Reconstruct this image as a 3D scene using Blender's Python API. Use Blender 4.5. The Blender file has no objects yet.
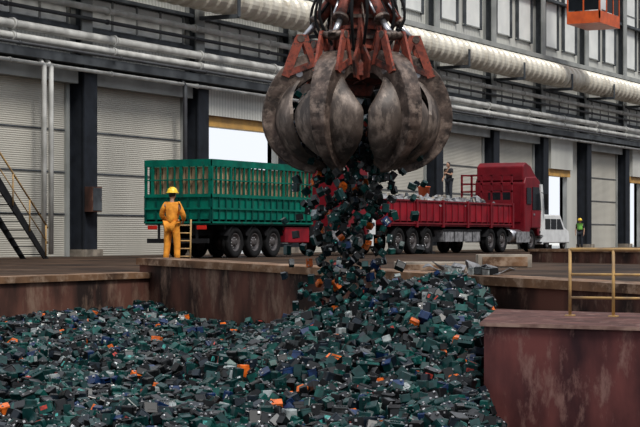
import bpy, bmesh, math, random
import numpy as np
from mathutils import Vector, Matrix, Euler, noise
random.seed(7); np.random.seed(7)
F=1780.0; HOR=237.0; CH=0.7
TH=math.atan(930/F); CT=math.cos(TH); ST=math.sin(TH)
scene=bpy.context.scene
COL=scene.collection
try: scene.view_settings.view_transform='Standard'
except Exception: pass

def W(X,Z,z=0.0): return Vector((Z*CT+X*ST, Z*ST-X*CT, z))
def px(x,s,z=0.0): return W((x-320)/s, F/s, z)
def pU(x,P):
    t=(x-320)/F
    return (P*CT+P*ST*t)/(ST-t*CT)
def xof(v):
    X=v[0]*ST-v[1]*CT; Z=v[0]*CT+v[1]*ST; return 320+F*X/Z

# ---------------- materials
MATS={}
def mat(name,col,col2=None,rough=0.6,metal=0.0,scale=4.0,bump=0.0,detail=6,contrast=(0.35,0.65),stretch=None,coat=0,col3=None,pos3=0.72,scale3=1.0,spec=0.4,soft3=0.05):
    if name in MATS: return MATS[name]
    m=bpy.data.materials.new(name); m.use_nodes=True
    nt=m.node_tree; b=nt.nodes['Principled BSDF']
    b.inputs['Roughness'].default_value=rough; b.inputs['Metallic'].default_value=metal
    b.inputs['Specular IOR Level'].default_value=spec
    if coat: b.inputs['Coat Weight'].default_value=coat
    if col2 is None: col2=tuple(c*0.75 for c in col)
    tc=nt.nodes.new('ShaderNodeTexCoord'); mp=nt.nodes.new('ShaderNodeMapping')
    if stretch: mp.inputs['Scale'].default_value=stretch
    nt.links.new(tc.outputs['Object'],mp.inputs['Vector'])
    n=nt.nodes.new('ShaderNodeTexNoise'); n.inputs['Scale'].default_value=scale; n.inputs['Detail'].default_value=detail
    nt.links.new(mp.outputs['Vector'],n.inputs['Vector'])
    r=nt.nodes.new('ShaderNodeValToRGB')
    r.color_ramp.elements[0].position=contrast[0]; r.color_ramp.elements[1].position=contrast[1]
    r.color_ramp.elements[0].color=(*col2,1); r.color_ramp.elements[1].color=(*col,1)
    nt.links.new(n.outputs['Fac'],r.inputs['Fac']); out=r.outputs['Color']
    if col3 is not None:
        n3=nt.nodes.new('ShaderNodeTexNoise'); n3.inputs['Scale'].default_value=scale3; n3.inputs['Detail'].default_value=10; n3.inputs['Roughness'].default_value=0.7
        nt.links.new(mp.outputs['Vector'],n3.inputs['Vector'])
        r3=nt.nodes.new('ShaderNodeValToRGB'); r3.color_ramp.elements[0].position=pos3-soft3; r3.color_ramp.elements[1].position=pos3+soft3
        nt.links.new(n3.outputs['Fac'],r3.inputs['Fac'])
        mx=nt.nodes.new('ShaderNodeMix'); mx.data_type='RGBA'
        nt.links.new(r3.outputs['Color'],mx.inputs[0]); nt.links.new(out,mx.inputs[6]); mx.inputs[7].default_value=(*col3,1); out=mx.outputs[2]
    nt.links.new(out,b.inputs['Base Color'])
    if bump:
        bp=nt.nodes.new('ShaderNodeBump'); bp.inputs['Strength'].default_value=bump; bp.inputs['Distance'].default_value=0.05
        nt.links.new(n.outputs['Fac'],bp.inputs['Height']); nt.links.new(bp.outputs['Normal'],b.inputs['Normal'])
    MATS[name]=m; return m

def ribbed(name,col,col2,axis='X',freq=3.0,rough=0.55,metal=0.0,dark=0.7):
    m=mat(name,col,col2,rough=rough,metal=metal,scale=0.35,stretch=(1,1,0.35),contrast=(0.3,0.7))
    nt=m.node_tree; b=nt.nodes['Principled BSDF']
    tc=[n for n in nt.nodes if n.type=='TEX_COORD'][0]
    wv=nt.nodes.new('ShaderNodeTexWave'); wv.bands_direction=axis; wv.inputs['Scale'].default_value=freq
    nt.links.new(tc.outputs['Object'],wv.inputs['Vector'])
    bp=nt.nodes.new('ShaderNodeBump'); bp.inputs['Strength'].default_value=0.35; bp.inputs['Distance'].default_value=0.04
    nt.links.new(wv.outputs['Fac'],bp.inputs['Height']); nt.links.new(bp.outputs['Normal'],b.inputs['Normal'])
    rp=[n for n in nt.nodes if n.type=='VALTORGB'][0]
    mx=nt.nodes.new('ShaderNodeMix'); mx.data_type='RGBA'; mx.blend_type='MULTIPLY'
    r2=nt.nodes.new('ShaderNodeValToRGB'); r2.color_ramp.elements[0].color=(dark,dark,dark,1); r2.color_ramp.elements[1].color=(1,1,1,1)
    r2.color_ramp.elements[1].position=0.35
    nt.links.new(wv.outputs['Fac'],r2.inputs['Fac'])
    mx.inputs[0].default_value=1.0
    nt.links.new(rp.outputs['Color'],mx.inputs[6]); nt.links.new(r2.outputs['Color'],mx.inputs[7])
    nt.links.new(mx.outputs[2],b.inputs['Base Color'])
    return m

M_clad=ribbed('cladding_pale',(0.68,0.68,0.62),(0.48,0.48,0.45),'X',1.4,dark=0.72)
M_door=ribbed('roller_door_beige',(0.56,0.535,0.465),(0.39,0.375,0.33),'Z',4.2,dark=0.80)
M_col=mat('column_dark_steel',(0.018,0.022,0.03),(0.010,0.012,0.016),rough=0.6,scale=2,spec=0.2)
M_colL=mat('column_light_steel',(0.33,0.34,0.33),(0.22,0.23,0.22),rough=0.5,scale=1)
M_beam=mat('beam_grey',(0.085,0.095,0.105),(0.035,0.04,0.046),rough=0.6,scale=1.5,spec=0.25)
M_duct=mat('duct_cream',(0.76,0.72,0.62),(0.53,0.49,0.41),rough=0.4,metal=0.1,scale=1.2,col3=(0.38,0.33,0.25),pos3=0.63,scale3=0.8)
M_pipeW=mat('pipe_white',(0.62,0.62,0.59),(0.36,0.36,0.34),rough=0.4,scale=1.5)
M_pipeD=mat('pipe_dark',(0.05,0.055,0.06),(0.03,0.03,0.035),rough=0.5,scale=2)
M_tan=mat('lintel_tan',(0.60,0.34,0.09),(0.42,0.24,0.08),rough=0.6,scale=2)
M_floor=mat('floor_dirty_concrete',(0.070,0.043,0.028),(0.016,0.011,0.009),rough=0.75,scale=0.45,bump=0.2,detail=10,spec=0.06,col3=(0.10,0.07,0.05),pos3=0.62,scale3=0.8)
M_ground=mat('ground_outdoor',(0.6,0.6,0.57),(0.5,0.5,0.47),rough=0.9,scale=0.3)
M_rust=mat('pit_wall_rust',(0.12,0.052,0.038),(0.022,0.014,0.012),rough=0.7,scale=1.1,bump=0.4,detail=13,stretch=(1.3,1.3,0.5),contrast=(0.40,0.60),col3=(0.20,0.13,0.095),pos3=0.58,scale3=1.6,spec=0.15,soft3=0.07)
M_rustL=mat('pit_rim_brown',(0.20,0.11,0.06),(0.05,0.028,0.018),rough=0.7,scale=1.5,bump=0.4,detail=12,col3=(0.31,0.22,0.155),pos3=0.57,scale3=2.8,spec=0.15,soft3=0.08)
M_block=mat('block_maroon',(0.135,0.042,0.038),(0.028,0.011,0.013),rough=0.65,scale=1.2,bump=0.45,detail=15,stretch=(1.5,1.5,0.6),contrast=(0.38,0.63),col3=(0.19,0.10,0.085),pos3=0.58,scale3=2.8,spec=0.15,soft3=0.06)
M_blockT=mat('block_top_dust',(0.125,0.060,0.052),(0.05,0.025,0.022),rough=0.8,scale=2.5,bump=0.2,detail=12,col3=(0.21,0.13,0.11),pos3=0.60,scale3=4,spec=0.1)
M_edge=mat('block_worn_edge',(0.30,0.19,0.15),(0.12,0.06,0.05),rough=0.7,scale=5,detail=12)
M_conc=mat('concrete_pale',(0.36,0.31,0.25),(0.13,0.11,0.09),rough=0.8,scale=2,bump=0.2)
M_yel=mat('yellow_paint',(0.47,0.29,0.10),(0.24,0.155,0.08),rough=0.6,scale=6)
M_green=mat('truck_green',(0.0,0.15,0.10),(0.0,0.085,0.06),rough=0.55,scale=2,spec=0.15,col3=(0.02,0.06,0.045),pos3=0.62,scale3=3)
M_greenD=mat('truck_green_dark',(0.0,0.065,0.05),(0.0,0.035,0.028),rough=0.5,scale=2,spec=0.15)
M_red=mat('truck_red',(0.29,0.010,0.020),(0.15,0.007,0.014),rough=0.5,scale=1.5,spec=0.15)
M_redB=mat('cab_maroon',(0.18,0.006,0.013),(0.11,0.004,0.009),rough=0.45,scale=1.5,spec=0.25)
M_blk=mat('rubber_black',(0.012,0.012,0.013),(0.007,0.007,0.007),rough=0.85,scale=8,spec=0.15)
M_rim=mat('wheel_rim',(0.11,0.10,0.10),(0.05,0.042,0.042),rough=0.5,metal=0.3,scale=6)
M_chas=mat('chassis_dark',(0.016,0.016,0.018),(0.008,0.008,0.009),rough=0.7,scale=3,spec=0.15)
M_glass=mat('glass_dark',(0.010,0.013,0.017),(0.006,0.008,0.01),rough=0.25,scale=1,spec=0.2)
M_pane=mat('window_pane_pale',(0.84,0.85,0.82),(0.70,0.72,0.70),rough=0.4,scale=0.8)
M_white=mat('white_paint',(0.75,0.76,0.76),(0.6,0.61,0.61),rough=0.35,scale=2)
M_chrome=mat('chrome',(0.5,0.5,0.52),(0.4,0.4,0.42),rough=0.3,metal=0.9,scale=3)
M_ply=mat('plywood_tan',(0.48,0.34,0.20),(0.28,0.19,0.105),rough=0.75,scale=1.2,stretch=(3,3,0.4))
M_dark_gap=mat('crate_gap_dark',(0.10,0.065,0.035),rough=0.9)
M_light=mat('lamp_red',(0.6,0.02,0.01),rough=0.3)
M_scrap=mat('scrap_grey',(0.27,0.27,0.28),(0.08,0.08,0.085),rough=0.65,metal=0.0,scale=5,bump=0.5)
M_clawA=mat('claw_worn_steel',(0.115,0.080,0.064),(0.022,0.015,0.012),rough=0.5,metal=0.2,scale=5.5,bump=0.4,detail=12,col3=(0.24,0.18,0.145),pos3=0.59,scale3=7,spec=0.4,soft3=0.1)
M_clawS=mat('claw_shell_steel',(0.130,0.098,0.079),(0.034,0.025,0.021),rough=0.48,metal=0.2,scale=5.0,bump=0.35,detail=13,contrast=(0.33,0.67),stretch=(1,1,0.45),col3=(0.26,0.205,0.168),pos3=0.59,scale3=6,spec=0.45,soft3=0.1)
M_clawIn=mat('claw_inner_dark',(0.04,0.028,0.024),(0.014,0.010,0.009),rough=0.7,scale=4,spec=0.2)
M_clawR=mat('claw_rust_red',(0.20,0.045,0.028),(0.045,0.017,0.013),rough=0.6,metal=0.0,scale=7,bump=0.5,detail=12,col3=(0.025,0.017,0.016),pos3=0.57,scale3=6,spec=0.3)
M_clawO=mat('claw_faded_red_paint',(0.36,0.075,0.042),(0.11,0.03,0.022),rough=0.55,scale=9,detail=12,col3=(0.05,0.03,0.026),pos3=0.58,scale3=9,spec=0.3)
M_orange=mat('orange_cloth',(0.85,0.33,0.03),(0.62,0.22,0.02),rough=0.8,scale=7,bump=0.6)
M_hel=mat('helmet_yellow',(0.85,0.58,0.04),(0.75,0.48,0.03),rough=0.3,scale=3)
M_skin=mat('skin',(0.42,0.24,0.16),(0.36,0.2,0.13),rough=0.6,scale=10)
M_hair=mat('hair_black',(0.01,0.01,0.01),rough=0.6)
M_black=mat('black_cloth',(0.015,0.016,0.02),rough=0.85,scale=8)
M_navy=mat('dark_trousers',(0.02,0.025,0.035),rough=0.85,scale=8)
M_vest=mat('hi_vis_green',(0.30,0.75,0.15),(0.22,0.6,0.1),rough=0.7)
M_cabO=mat('crane_orange',(0.70,0.12,0.025),(0.50,0.08,0.02),rough=0.4,scale=2)

# ---------------- mesh builder
class MB:
    def __init__(s,*mats): s.v=[];s.f=[];s.m=[];s.sm=[];s.mats=list(mats)
    def mi(s,m):
        if m not in s.mats: s.mats.append(m)
        return s.mats.index(m)
    def add(s,vs,fs,m,smooth=False):
        o=len(s.v); s.v+= [tuple(v) for v in vs]; k=s.mi(m)
        for f in fs: s.f.append([i+o for i in f]); s.m.append(k); s.sm.append(smooth)
    def box(s,x0,x1,y0,y1,z0,z1,m):
        vs=[(x0,y0,z0),(x1,y0,z0),(x1,y1,z0),(x0,y1,z0),(x0,y0,z1),(x1,y0,z1),(x1,y1,z1),(x0,y1,z1)]
        s.add(vs,[(0,3,2,1),(4,5,6,7),(0,1,5,4),(1,2,6,5),(2,3,7,6),(3,0,4,7)],m); return s
    def prism(s,poly,y0,y1,m):
        n=len(poly); vs=[(a,y0,b) for a,b in poly]+[(a,y1,b) for a,b in poly]
        fs=[tuple(range(n)),tuple(range(2*n-1,n-1,-1))]+[(i,i+n,(i+1)%n+n,(i+1)%n) for i in range(n)]
        s.add(vs,fs,m); return s
    def zprism(s,poly,z0,z1,m,mtop=None):
        n=len(poly); z1l=z1 if isinstance(z1,(list,tuple)) else [z1]*n
        vs=[(a,b,z0) for a,b in poly]+[(p[0],p[1],z1l[i]) for i,p in enumerate(poly)]
        s.add(vs,[tuple(range(n-1,-1,-1))]+[(i,(i+1)%n,(i+1)%n+n,i+n) for i in range(n)],m)
        s.add(vs[n:],[tuple(range(n))],mtop or m); return s
    def tube(s,pts,r,m,n=10,caps=True):
        pts=[Vector(p) for p in pts]; k=len(pts); rr=r if isinstance(r,(list,tuple)) else [r]*k
        vs=[];prev=None
        for i,p in enumerate(pts):
            d=(pts[min(i+1,k-1)]-pts[max(i-1,0)]).normalized()
            if prev is None:
                a=Vector((0,0,1)) if abs(d.z)<0.9 else Vector((1,0,0)); u=d.cross(a).normalized()
            else: u=(prev-d*prev.dot(d)).normalized()
            prev=u; w=d.cross(u)
            for j in range(n):
                t=2*math.pi*j/n; vs.append(p+u*math.cos(t)*rr[i]+w*math.sin(t)*rr[i])
        fs=[(i*n+j,i*n+(j+1)%n,(i+1)*n+(j+1)%n,(i+1)*n+j) for i in range(k-1) for j in range(n)]
        s.add(vs,fs,m,True)
        if caps: s.add(vs[:n],[tuple(range(n-1,-1,-1))],m); s.add(vs[-n:],[tuple(range(n))],m)
        return s
    def lathe(s,prof,m,n=28,axis='Z',c=(0,0,0),smooth=True):
        vs=[]
        for r,h in prof:
            for j in range(n):
                t=2*math.pi*j/n; a,b=r*math.cos(t),r*math.sin(t)
                v=(a,b,h) if axis=='Z' else ((a,h,b) if axis=='Y' else (h,a,b))
                vs.append((v[0]+c[0],v[1]+c[1],v[2]+c[2]))
        k=len(prof)
        fs=[(i*n+j,i*n+(j+1)%n,(i+1)*n+(j+1)%n,(i+1)*n+j) for i in range(k-1) for j in range(n)]
        s.add(vs,fs,m,smooth); return s
    def sphere(s,c,r,m,n=12,k=8):
        prof=[(math.sin(math.pi*i/k),-math.cos(math.pi*i/k)) for i in range(k+1)]
        r=r if isinstance(r,(tuple,list)) else (r,r,r)
        vs=[]
        for a,h in prof:
            for j in range(n):
                t=2*math.pi*j/n; vs.append((c[0]+a*math.cos(t)*r[0],c[1]+a*math.sin(t)*r[1],c[2]+h*r[2]))
        s.add(vs,[(i*n+j,i*n+(j+1)%n,(i+1)*n+(j+1)%n,(i+1)*n+j) for i in range(k) for j in range(n)],m,True); return s
    def mesh(s,name):
        me=bpy.data.meshes.new(name); me.from_pydata(s.v,[],s.f)
        for m in s.mats: me.materials.append(m)
        me.polygons.foreach_set('material_index',s.m); me.polygons.foreach_set('use_smooth',s.sm)
        bm=bmesh.new(); bm.from_mesh(me); bmesh.ops.remove_doubles(bm,verts=bm.verts,dist=1e-5)
        bmesh.ops.recalc_face_normals(bm,faces=bm.faces); bm.to_mesh(me); bm.free(); me.update(); return me
    def obj(s,name,parent=None,loc=(0,0,0),rot=(0,0,0),bevel=0):
        o=bpy.data.objects.new(name,s.mesh(name)); COL.objects.link(o); o.location=loc; o.rotation_euler=rot
        if parent: o.parent=parent
        if bevel:
            b=o.modifiers.new('bevel','BEVEL'); b.width=bevel; b.segments=2; b.limit_method='ANGLE'
        return o
def empty(name,loc,rot=(0,0,0)):
    o=bpy.data.objects.new(name,None); o.empty_display_size=0.2; COL.objects.link(o); o.location=loc; o.rotation_euler=rot; return o
def top(o,label,cat,group=None,kind=None):
    o['label']=label; o['category']=cat
    if group:o['group']=group
    if kind:o['kind']=kind
    return o
def struct(o,label,cat='wall'):
    o['kind']='structure'; o['label']=label; o['category']=cat; return o

# ---------------- setting
PW=37.7; U0=53.0; BAY=7.8
cols=[U0+BAY*k for k in range(-2,17)]
openings=[(61.35,67.6,5.2),(101.6,104.6,4.4),(117.5,119.6,4.4)]
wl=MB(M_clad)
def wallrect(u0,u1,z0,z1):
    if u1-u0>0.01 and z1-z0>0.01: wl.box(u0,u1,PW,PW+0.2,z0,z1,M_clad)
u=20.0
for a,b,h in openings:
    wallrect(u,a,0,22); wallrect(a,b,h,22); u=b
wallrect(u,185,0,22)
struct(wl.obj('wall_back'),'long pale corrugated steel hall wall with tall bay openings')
fl=MB(M_floor)
A=px(150,51); B=px(565,70); dirAB=(B-A).normalized(); E2=A+dirAB*22
poly=[(5,A.y),(A.x,A.y),(B.x,B.y),(E2.x,E2.y),(70,-25),(200,-25),(200,PW+0.1),(5,PW+0.1)]
fl.zprism(poly,-0.4,0.0,M_floor)
struct(fl.obj('floor'),'dark stained wet concrete hall floor','floor')
g=MB(M_ground); g.box(5,230,PW+0.1,140,-0.4,-0.02,M_ground)
struct(g.obj('ground_outdoor'),'pale outdoor yard ground beyond the doors','ground')
pw=MB(M_rust)
pw.box(5,A.x+0.1,A.y-0.12,A.y+0.5,-3,-0.10,M_rust); pw.box(5,A.x+0.1,A.y-0.17,A.y+0.5,-0.10,0.012,M_rustL)
struct(pw.obj('wall_pit_side'),'rust-stained brown concrete pit wall')
nrm=Vector((-dirAB.y,dirAB.x,0))
if nrm.dot(Vector((-1,0,0)))<0: nrm=-nrm
def along(d,off): v=A+dirAB*d+nrm*off; return (v.x,v.y)
L=(B-A).length
def rim_d(xp):
    lo,hi=0.0,L+6
    for _ in range(40):
        mid=(lo+hi)/2
        if xof(along(mid,0))<xp: lo=mid
        else: hi=mid
    return lo
pr=MB(M_rust)
pr.zprism([along(-0.2,0.12),along(L+8,0.12),along(L+8,-0.55),along(-0.2,-0.55)],-3,[0.27,-0.06,-0.06,0.27],M_rust,M_rustL)
za=0.29; zb=-0.05
p=[along(-0.2,0.2),along(L+8,0.2),along(L+8,-0.6),along(-0.2,-0.6)]
vs=[(p[i][0],p[i][1],[za-0.13,zb-0.13,zb-0.13,za-0.13][i]) for i in range(4)]+[(p[i][0],p[i][1],[za,zb,zb,za][i]) for i in range(4)]
pr.add(vs,[(0,3,2,1),(4,5,6,7),(0,1,5,4),(1,2,6,5),(2,3,7,6),(3,0,4,7)],M_rustL)
struct(pr.obj('wall_pit_rim'),'raised rusty pit rim wall with a brown steel cap')
N1=px(484,90);F1=px(500,76)
FR=px(760,98); FB=px(780,84)
FRv=Vector((FR.x,FR.y,0))
bk=MB(M_block)
bk.zprism([(N1.x,N1.y),(FR.x,FR.y),(FB.x,FB.y),(F1.x,F1.y)],-3.2,-0.29,M_block)
bk.zprism([(N1.x-0.03,N1.y+0.04),(FR.x-0.05,FR.y),(FB.x,FB.y),(F1.x-0.03,F1.y+0.04)],-0.29,-0.25,M_edge,M_blockT)
struct(bk.obj('wall_pit_block'),'massive maroon rust-streaked block edging the pit')
lg=MB(M_rust); k1=along(rim_d(520),0.13); k2=along(L+9,0.13)
k0=along(rim_d(502),0.13)
lg.zprism([(F1.x+0.02,F1.y+0.02),(FB.x,FB.y),k2,k0],-3.2,-0.36,M_rust,M_blockT)
struct(lg.obj('wall_pit_ledge'),'lower stained brown ledge behind the maroon block')
pf=MB(M_rust); pf.box(0,31,-6,20,-3.3,-3.0,M_rust); struct(pf.obj('floor_pit'),'pit bottom under the battery heap','floor')

# columns
cm=MB(M_col); cm.box(-0.4,0.4,-0.7,-0.62,0,7.1,M_col); cm.box(-0.4,0.4,-0.08,0,0,7.1,M_col); cm.box(-0.33,0.33,-0.62,-0.08,0,7.1,M_col)
cm.box(-0.55,0.55,-0.85,0.0,0,0.25,M_conc)
cu=MB(M_colL); cu.box(-0.32,0.32,-0.55,-0.48,7.1,21.8,M_colL); cu.box(-0.32,0.32,-0.06,0,7.1,21.8,M_colL); cu.box(-0.04,0.04,-0.48,-0.06,7.1,21.8,M_beam)
me1=cm.mesh('column'); me2=cu.mesh('column_upper')
for i,u in enumerate(cols):
    o=bpy.data.objects.new('steel_column',me1); COL.objects.link(o); o.location=(u,PW,0)
    top(o,'dark painted steel hall column against the pale wall','column','hall columns'); 
    c=bpy.data.objects.new('upper_shaft',me2); COL.objects.link(c); c.parent=o; c['label']='light grey upper column section'
di=1
for k in range(-2,16):
    u=U0+BAY*k
    if not any(u<a<u+BAY for a,b,h in openings):
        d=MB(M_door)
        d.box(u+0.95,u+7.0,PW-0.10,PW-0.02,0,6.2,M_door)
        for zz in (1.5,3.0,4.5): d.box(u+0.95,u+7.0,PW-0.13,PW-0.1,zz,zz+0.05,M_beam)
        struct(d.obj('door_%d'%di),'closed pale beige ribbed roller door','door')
        t=MB(M_beam); t.box(u+0.75,u+0.95,PW-0.2,PW,0,6.4,M_colL); t.box(u+7.0,u+7.2,PW-0.2,PW,0,6.4,M_colL); t.box(u+0.6,u+7.3,PW-0.5,PW,6.2,6.75,M_colL)
        struct(t.obj('trim_%d'%di),'grey steel door frame with roller housing','trim'); 
    else:
        a,b,h=[o for o in openings if u<o[0]<u+BAY][0]
        t=MB(M_tan); t.box(a-0.4,b+0.4,PW-0.35,PW,h,h+0.42,M_tan); t.box(a-0.2,a,PW-0.2,PW+0.2,0,h,M_colL); t.box(b,b+0.2,PW-0.2,PW+0.2,0,h,M_colL)
        t.box(a-0.4,b+0.4,PW-0.5,PW,h+0.42,6.7,M_clad)
        struct(t.obj('trim_%d'%di),'yellow-orange lintel over a bright open doorway','trim')
    for off,no in ((1.3,0),(4.6,80)):
        w=MB(M_pane); w.box(u+off,u+off+2.25,PW-0.08,PW-0.02,12.2,19.5,M_pane)
        for uu in (u+off,u+off+2.25): w.box(uu-0.06,uu+0.06,PW-0.2,PW-0.02,12.1,19.6,M_beam)
        for zz in (12.2,15.8,19.5): w.box(u+off-0.1,u+off+2.35,PW-0.12,PW-0.02,zz-0.03,zz+0.03,M_colL)
        struct(w.obj('window_%d'%(di+no)),'tall pale translucent wall panel','window')
    w=MB(M_pane); w.box(u+0.6,u+7.2,PW-0.08,PW-0.02,8.4,9.4,M_pane)
    for q in range(5):
        uu=u+0.6+q*1.65; w.box(uu-0.05,uu+0.05,PW-0.12,PW-0.02,8.35,9.45,M_colL)
    struct(w.obj('window_%d'%(di+40)),'low strip window between pipes','window')
    di+=1
gb=MB(M_beam); 
for z0,z1,dp,m_ in ((6.85,7.15,0.9,M_beam),(8.15,8.3,0.4,M_beam),(9.45,9.58,0.4,M_beam),(11.2,11.45,0.8,M_colL),(14.9,15.05,0.4,M_beam)): gb.box(20,185,PW-dp,PW-0.02,z0,z1,m_)
struct(gb.obj('trim_50'),'dark horizontal steel girts along the wall','trim')
# duct
DU0,DU1,DP,DZ=20,185,PW-1.6,10.2
dm=MB(M_duct); prof=[];x=DU0
while x<DU1:
    prof+= [(0.60,x),(0.60,x+0.34),(0.69,x+0.42),(0.69,x+0.60),(0.60,x+0.68)]; x+=0.8
prof=[(0,DU0)]+prof+[(0,prof[-1][1])]
dm.lathe(prof,M_duct,n=24,axis='X',c=(0,DP,DZ),smooth=False)
duct=dm.obj('ventilation_duct'); top(duct,'large cream ribbed round ventilation duct along the wall','duct')
br=MB(M_beam)
for u in cols:
    if u<DU1: br.box(u-0.1,u+0.1,DP-0.7,PW,DZ-0.85,DZ-0.70,M_beam); br.box(u-0.1,u+0.1,DP-0.75,DP-0.70,DZ-0.8,DZ+0.1,M_beam)
b_=br.obj('duct_bracket',parent=duct); b_['label']='dark steel duct bracket'; b_['kind']='stuff'
for z,p_,r,m,nm in ((7.45,0.95,0.13,M_pipeW,'white'),(7.85,0.95,0.16,M_pipeW,'white'),(8.55,0.7,0.07,M_pipeD,'dark'),(7.2,1.25,0.06,M_pipeD,'dark'),(8.95,0.7,0.12,M_pipeW,'white'),(6.65,0.85,0.07,M_pipeW,'white')):
    t=MB(m); t.tube([(20,PW-p_,z),(185,PW-p_,z)],r,m,10)
    for u in range(24,184,6): t.tube([(u,PW-p_,z),(u+0.12,PW-p_,z)],r*1.35,m,10)
    top(t.obj('wall_pipe'),'long %s horizontal service pipe along the hall wall'%nm,'pipe','horizontal service pipes')
for xx,m in ((44,M_pipeW),(51,M_pipeW),(185,M_pipeD)):
    u=pU(xx,PW-0.9); t=MB(m); t.tube([(u,PW-0.9,0.1),(u,PW-0.9,6.6),(u,PW-0.5,7.1)],0.09,m,10)
    top(t.obj('downpipe'),'vertical service pipe beside the dark column','pipe','vertical service pipes')
e=MB(M_rust); e.box(-0.3,0.3,-0.35,0,0,0.9,M_rust); e.box(-0.27,0.27,-0.37,-0.35,0.04,0.86,M_beam); e.box(0.18,0.22,-0.4,-0.37,0.4,0.55,M_chrome)
top(e.obj('electrical_cabinet',loc=(U0-0.1,PW-0.70,1.6),bevel=0.01),'small brown electrical cabinet fixed to the column','cabinet')

# ---------------- stairs
SP=34.0; su=pU(47,SP)
st=empty('steel_staircase',(su,SP,0)); top(st,'steep black steel staircase with yellow handrail','staircase')
for yy in (0,0.9):
    m=MB(M_chas); m.prism([(0.1,0),(-0.15,0),(-3.75,3.4),(-3.75,3.65),(-3.5,3.65)],yy,yy+0.05,M_chas); m.obj('stringer',st)
for i in range(13): 
    m=MB(M_chas); m.box(-0.28*i-0.3,-0.28*i-0.02,0.05,0.9,0.26*(i+0.6)-0.03,0.26*(i+0.6),M_chas); m.obj('tread',st)
m=MB(M_yel)
for i in range(5):
    x=-0.1-0.85*i; z=0.93*(-x) ; m.tube([(x,-0.03,z),(x,-0.03,z+1.0)],0.025,M_yel,8)
m.tube([(0.0,-0.03,1.0),(-3.6,-0.03,4.35)],0.03,M_yel,8); m.tube([(0.0,-0.03,0.5),(-3.6,-0.03,3.85)],0.02,M_yel,8)
m.obj('handrail',st)['label']='yellow tubular handrail'
m=MB(M_chas); m.box(-6.5,-3.5,-0.05,1.2,3.55,3.65,M_chas); m.box(-3.7,-3.6,0,0.1,0,3.55,M_chas); m.box(-3.7,-3.6,0.9,1.0,0,3.55,M_chas); m.obj('landing',st)

# ---------------- wheels
wt=MB(M_blk); R=0.52
wt.lathe([(0.30,-0.12),(0.44,-0.15),(0.50,-0.13),(R,-0.10),(R,-0.02),(R-0.015,0),(R,0.02),(R,0.10),(0.50,0.13),(0.44,0.15),(0.30,0.12),(0.30,-0.12)],M_blk,n=32,axis='Y')
wr=MB(M_rim); wr.lathe([(0,-0.06),(0.10,-0.14),(0.12,-0.05),(0.22,-0.03),(0.27,-0.10),(0.31,-0.125),(0.31,0.12),(0,0.12)],M_rim,n=24,axis='Y')
for j in range(10):
    t=2*math.pi*j/10; wr.tube([(0.17*math.cos(t),-0.075,0.17*math.sin(t)),(0.17*math.cos(t),-0.02,0.17*math.sin(t))],0.014,M_chrome,6)
WT=wt.mesh('wheel'); WR=wr.mesh('rim')
def wheel(parent,x,y,sc=1.0,flip=False):
    o=bpy.data.objects.new('wheel',WT); COL.objects.link(o); o.parent=parent; o.location=(x,y,R*sc); o.scale=(sc,)*3
    if flip:o.rotation_euler=(0,0,math.pi)
    c=bpy.data.objects.new('rim',WR); COL.objects.link(c); c.parent=o; return o

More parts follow.
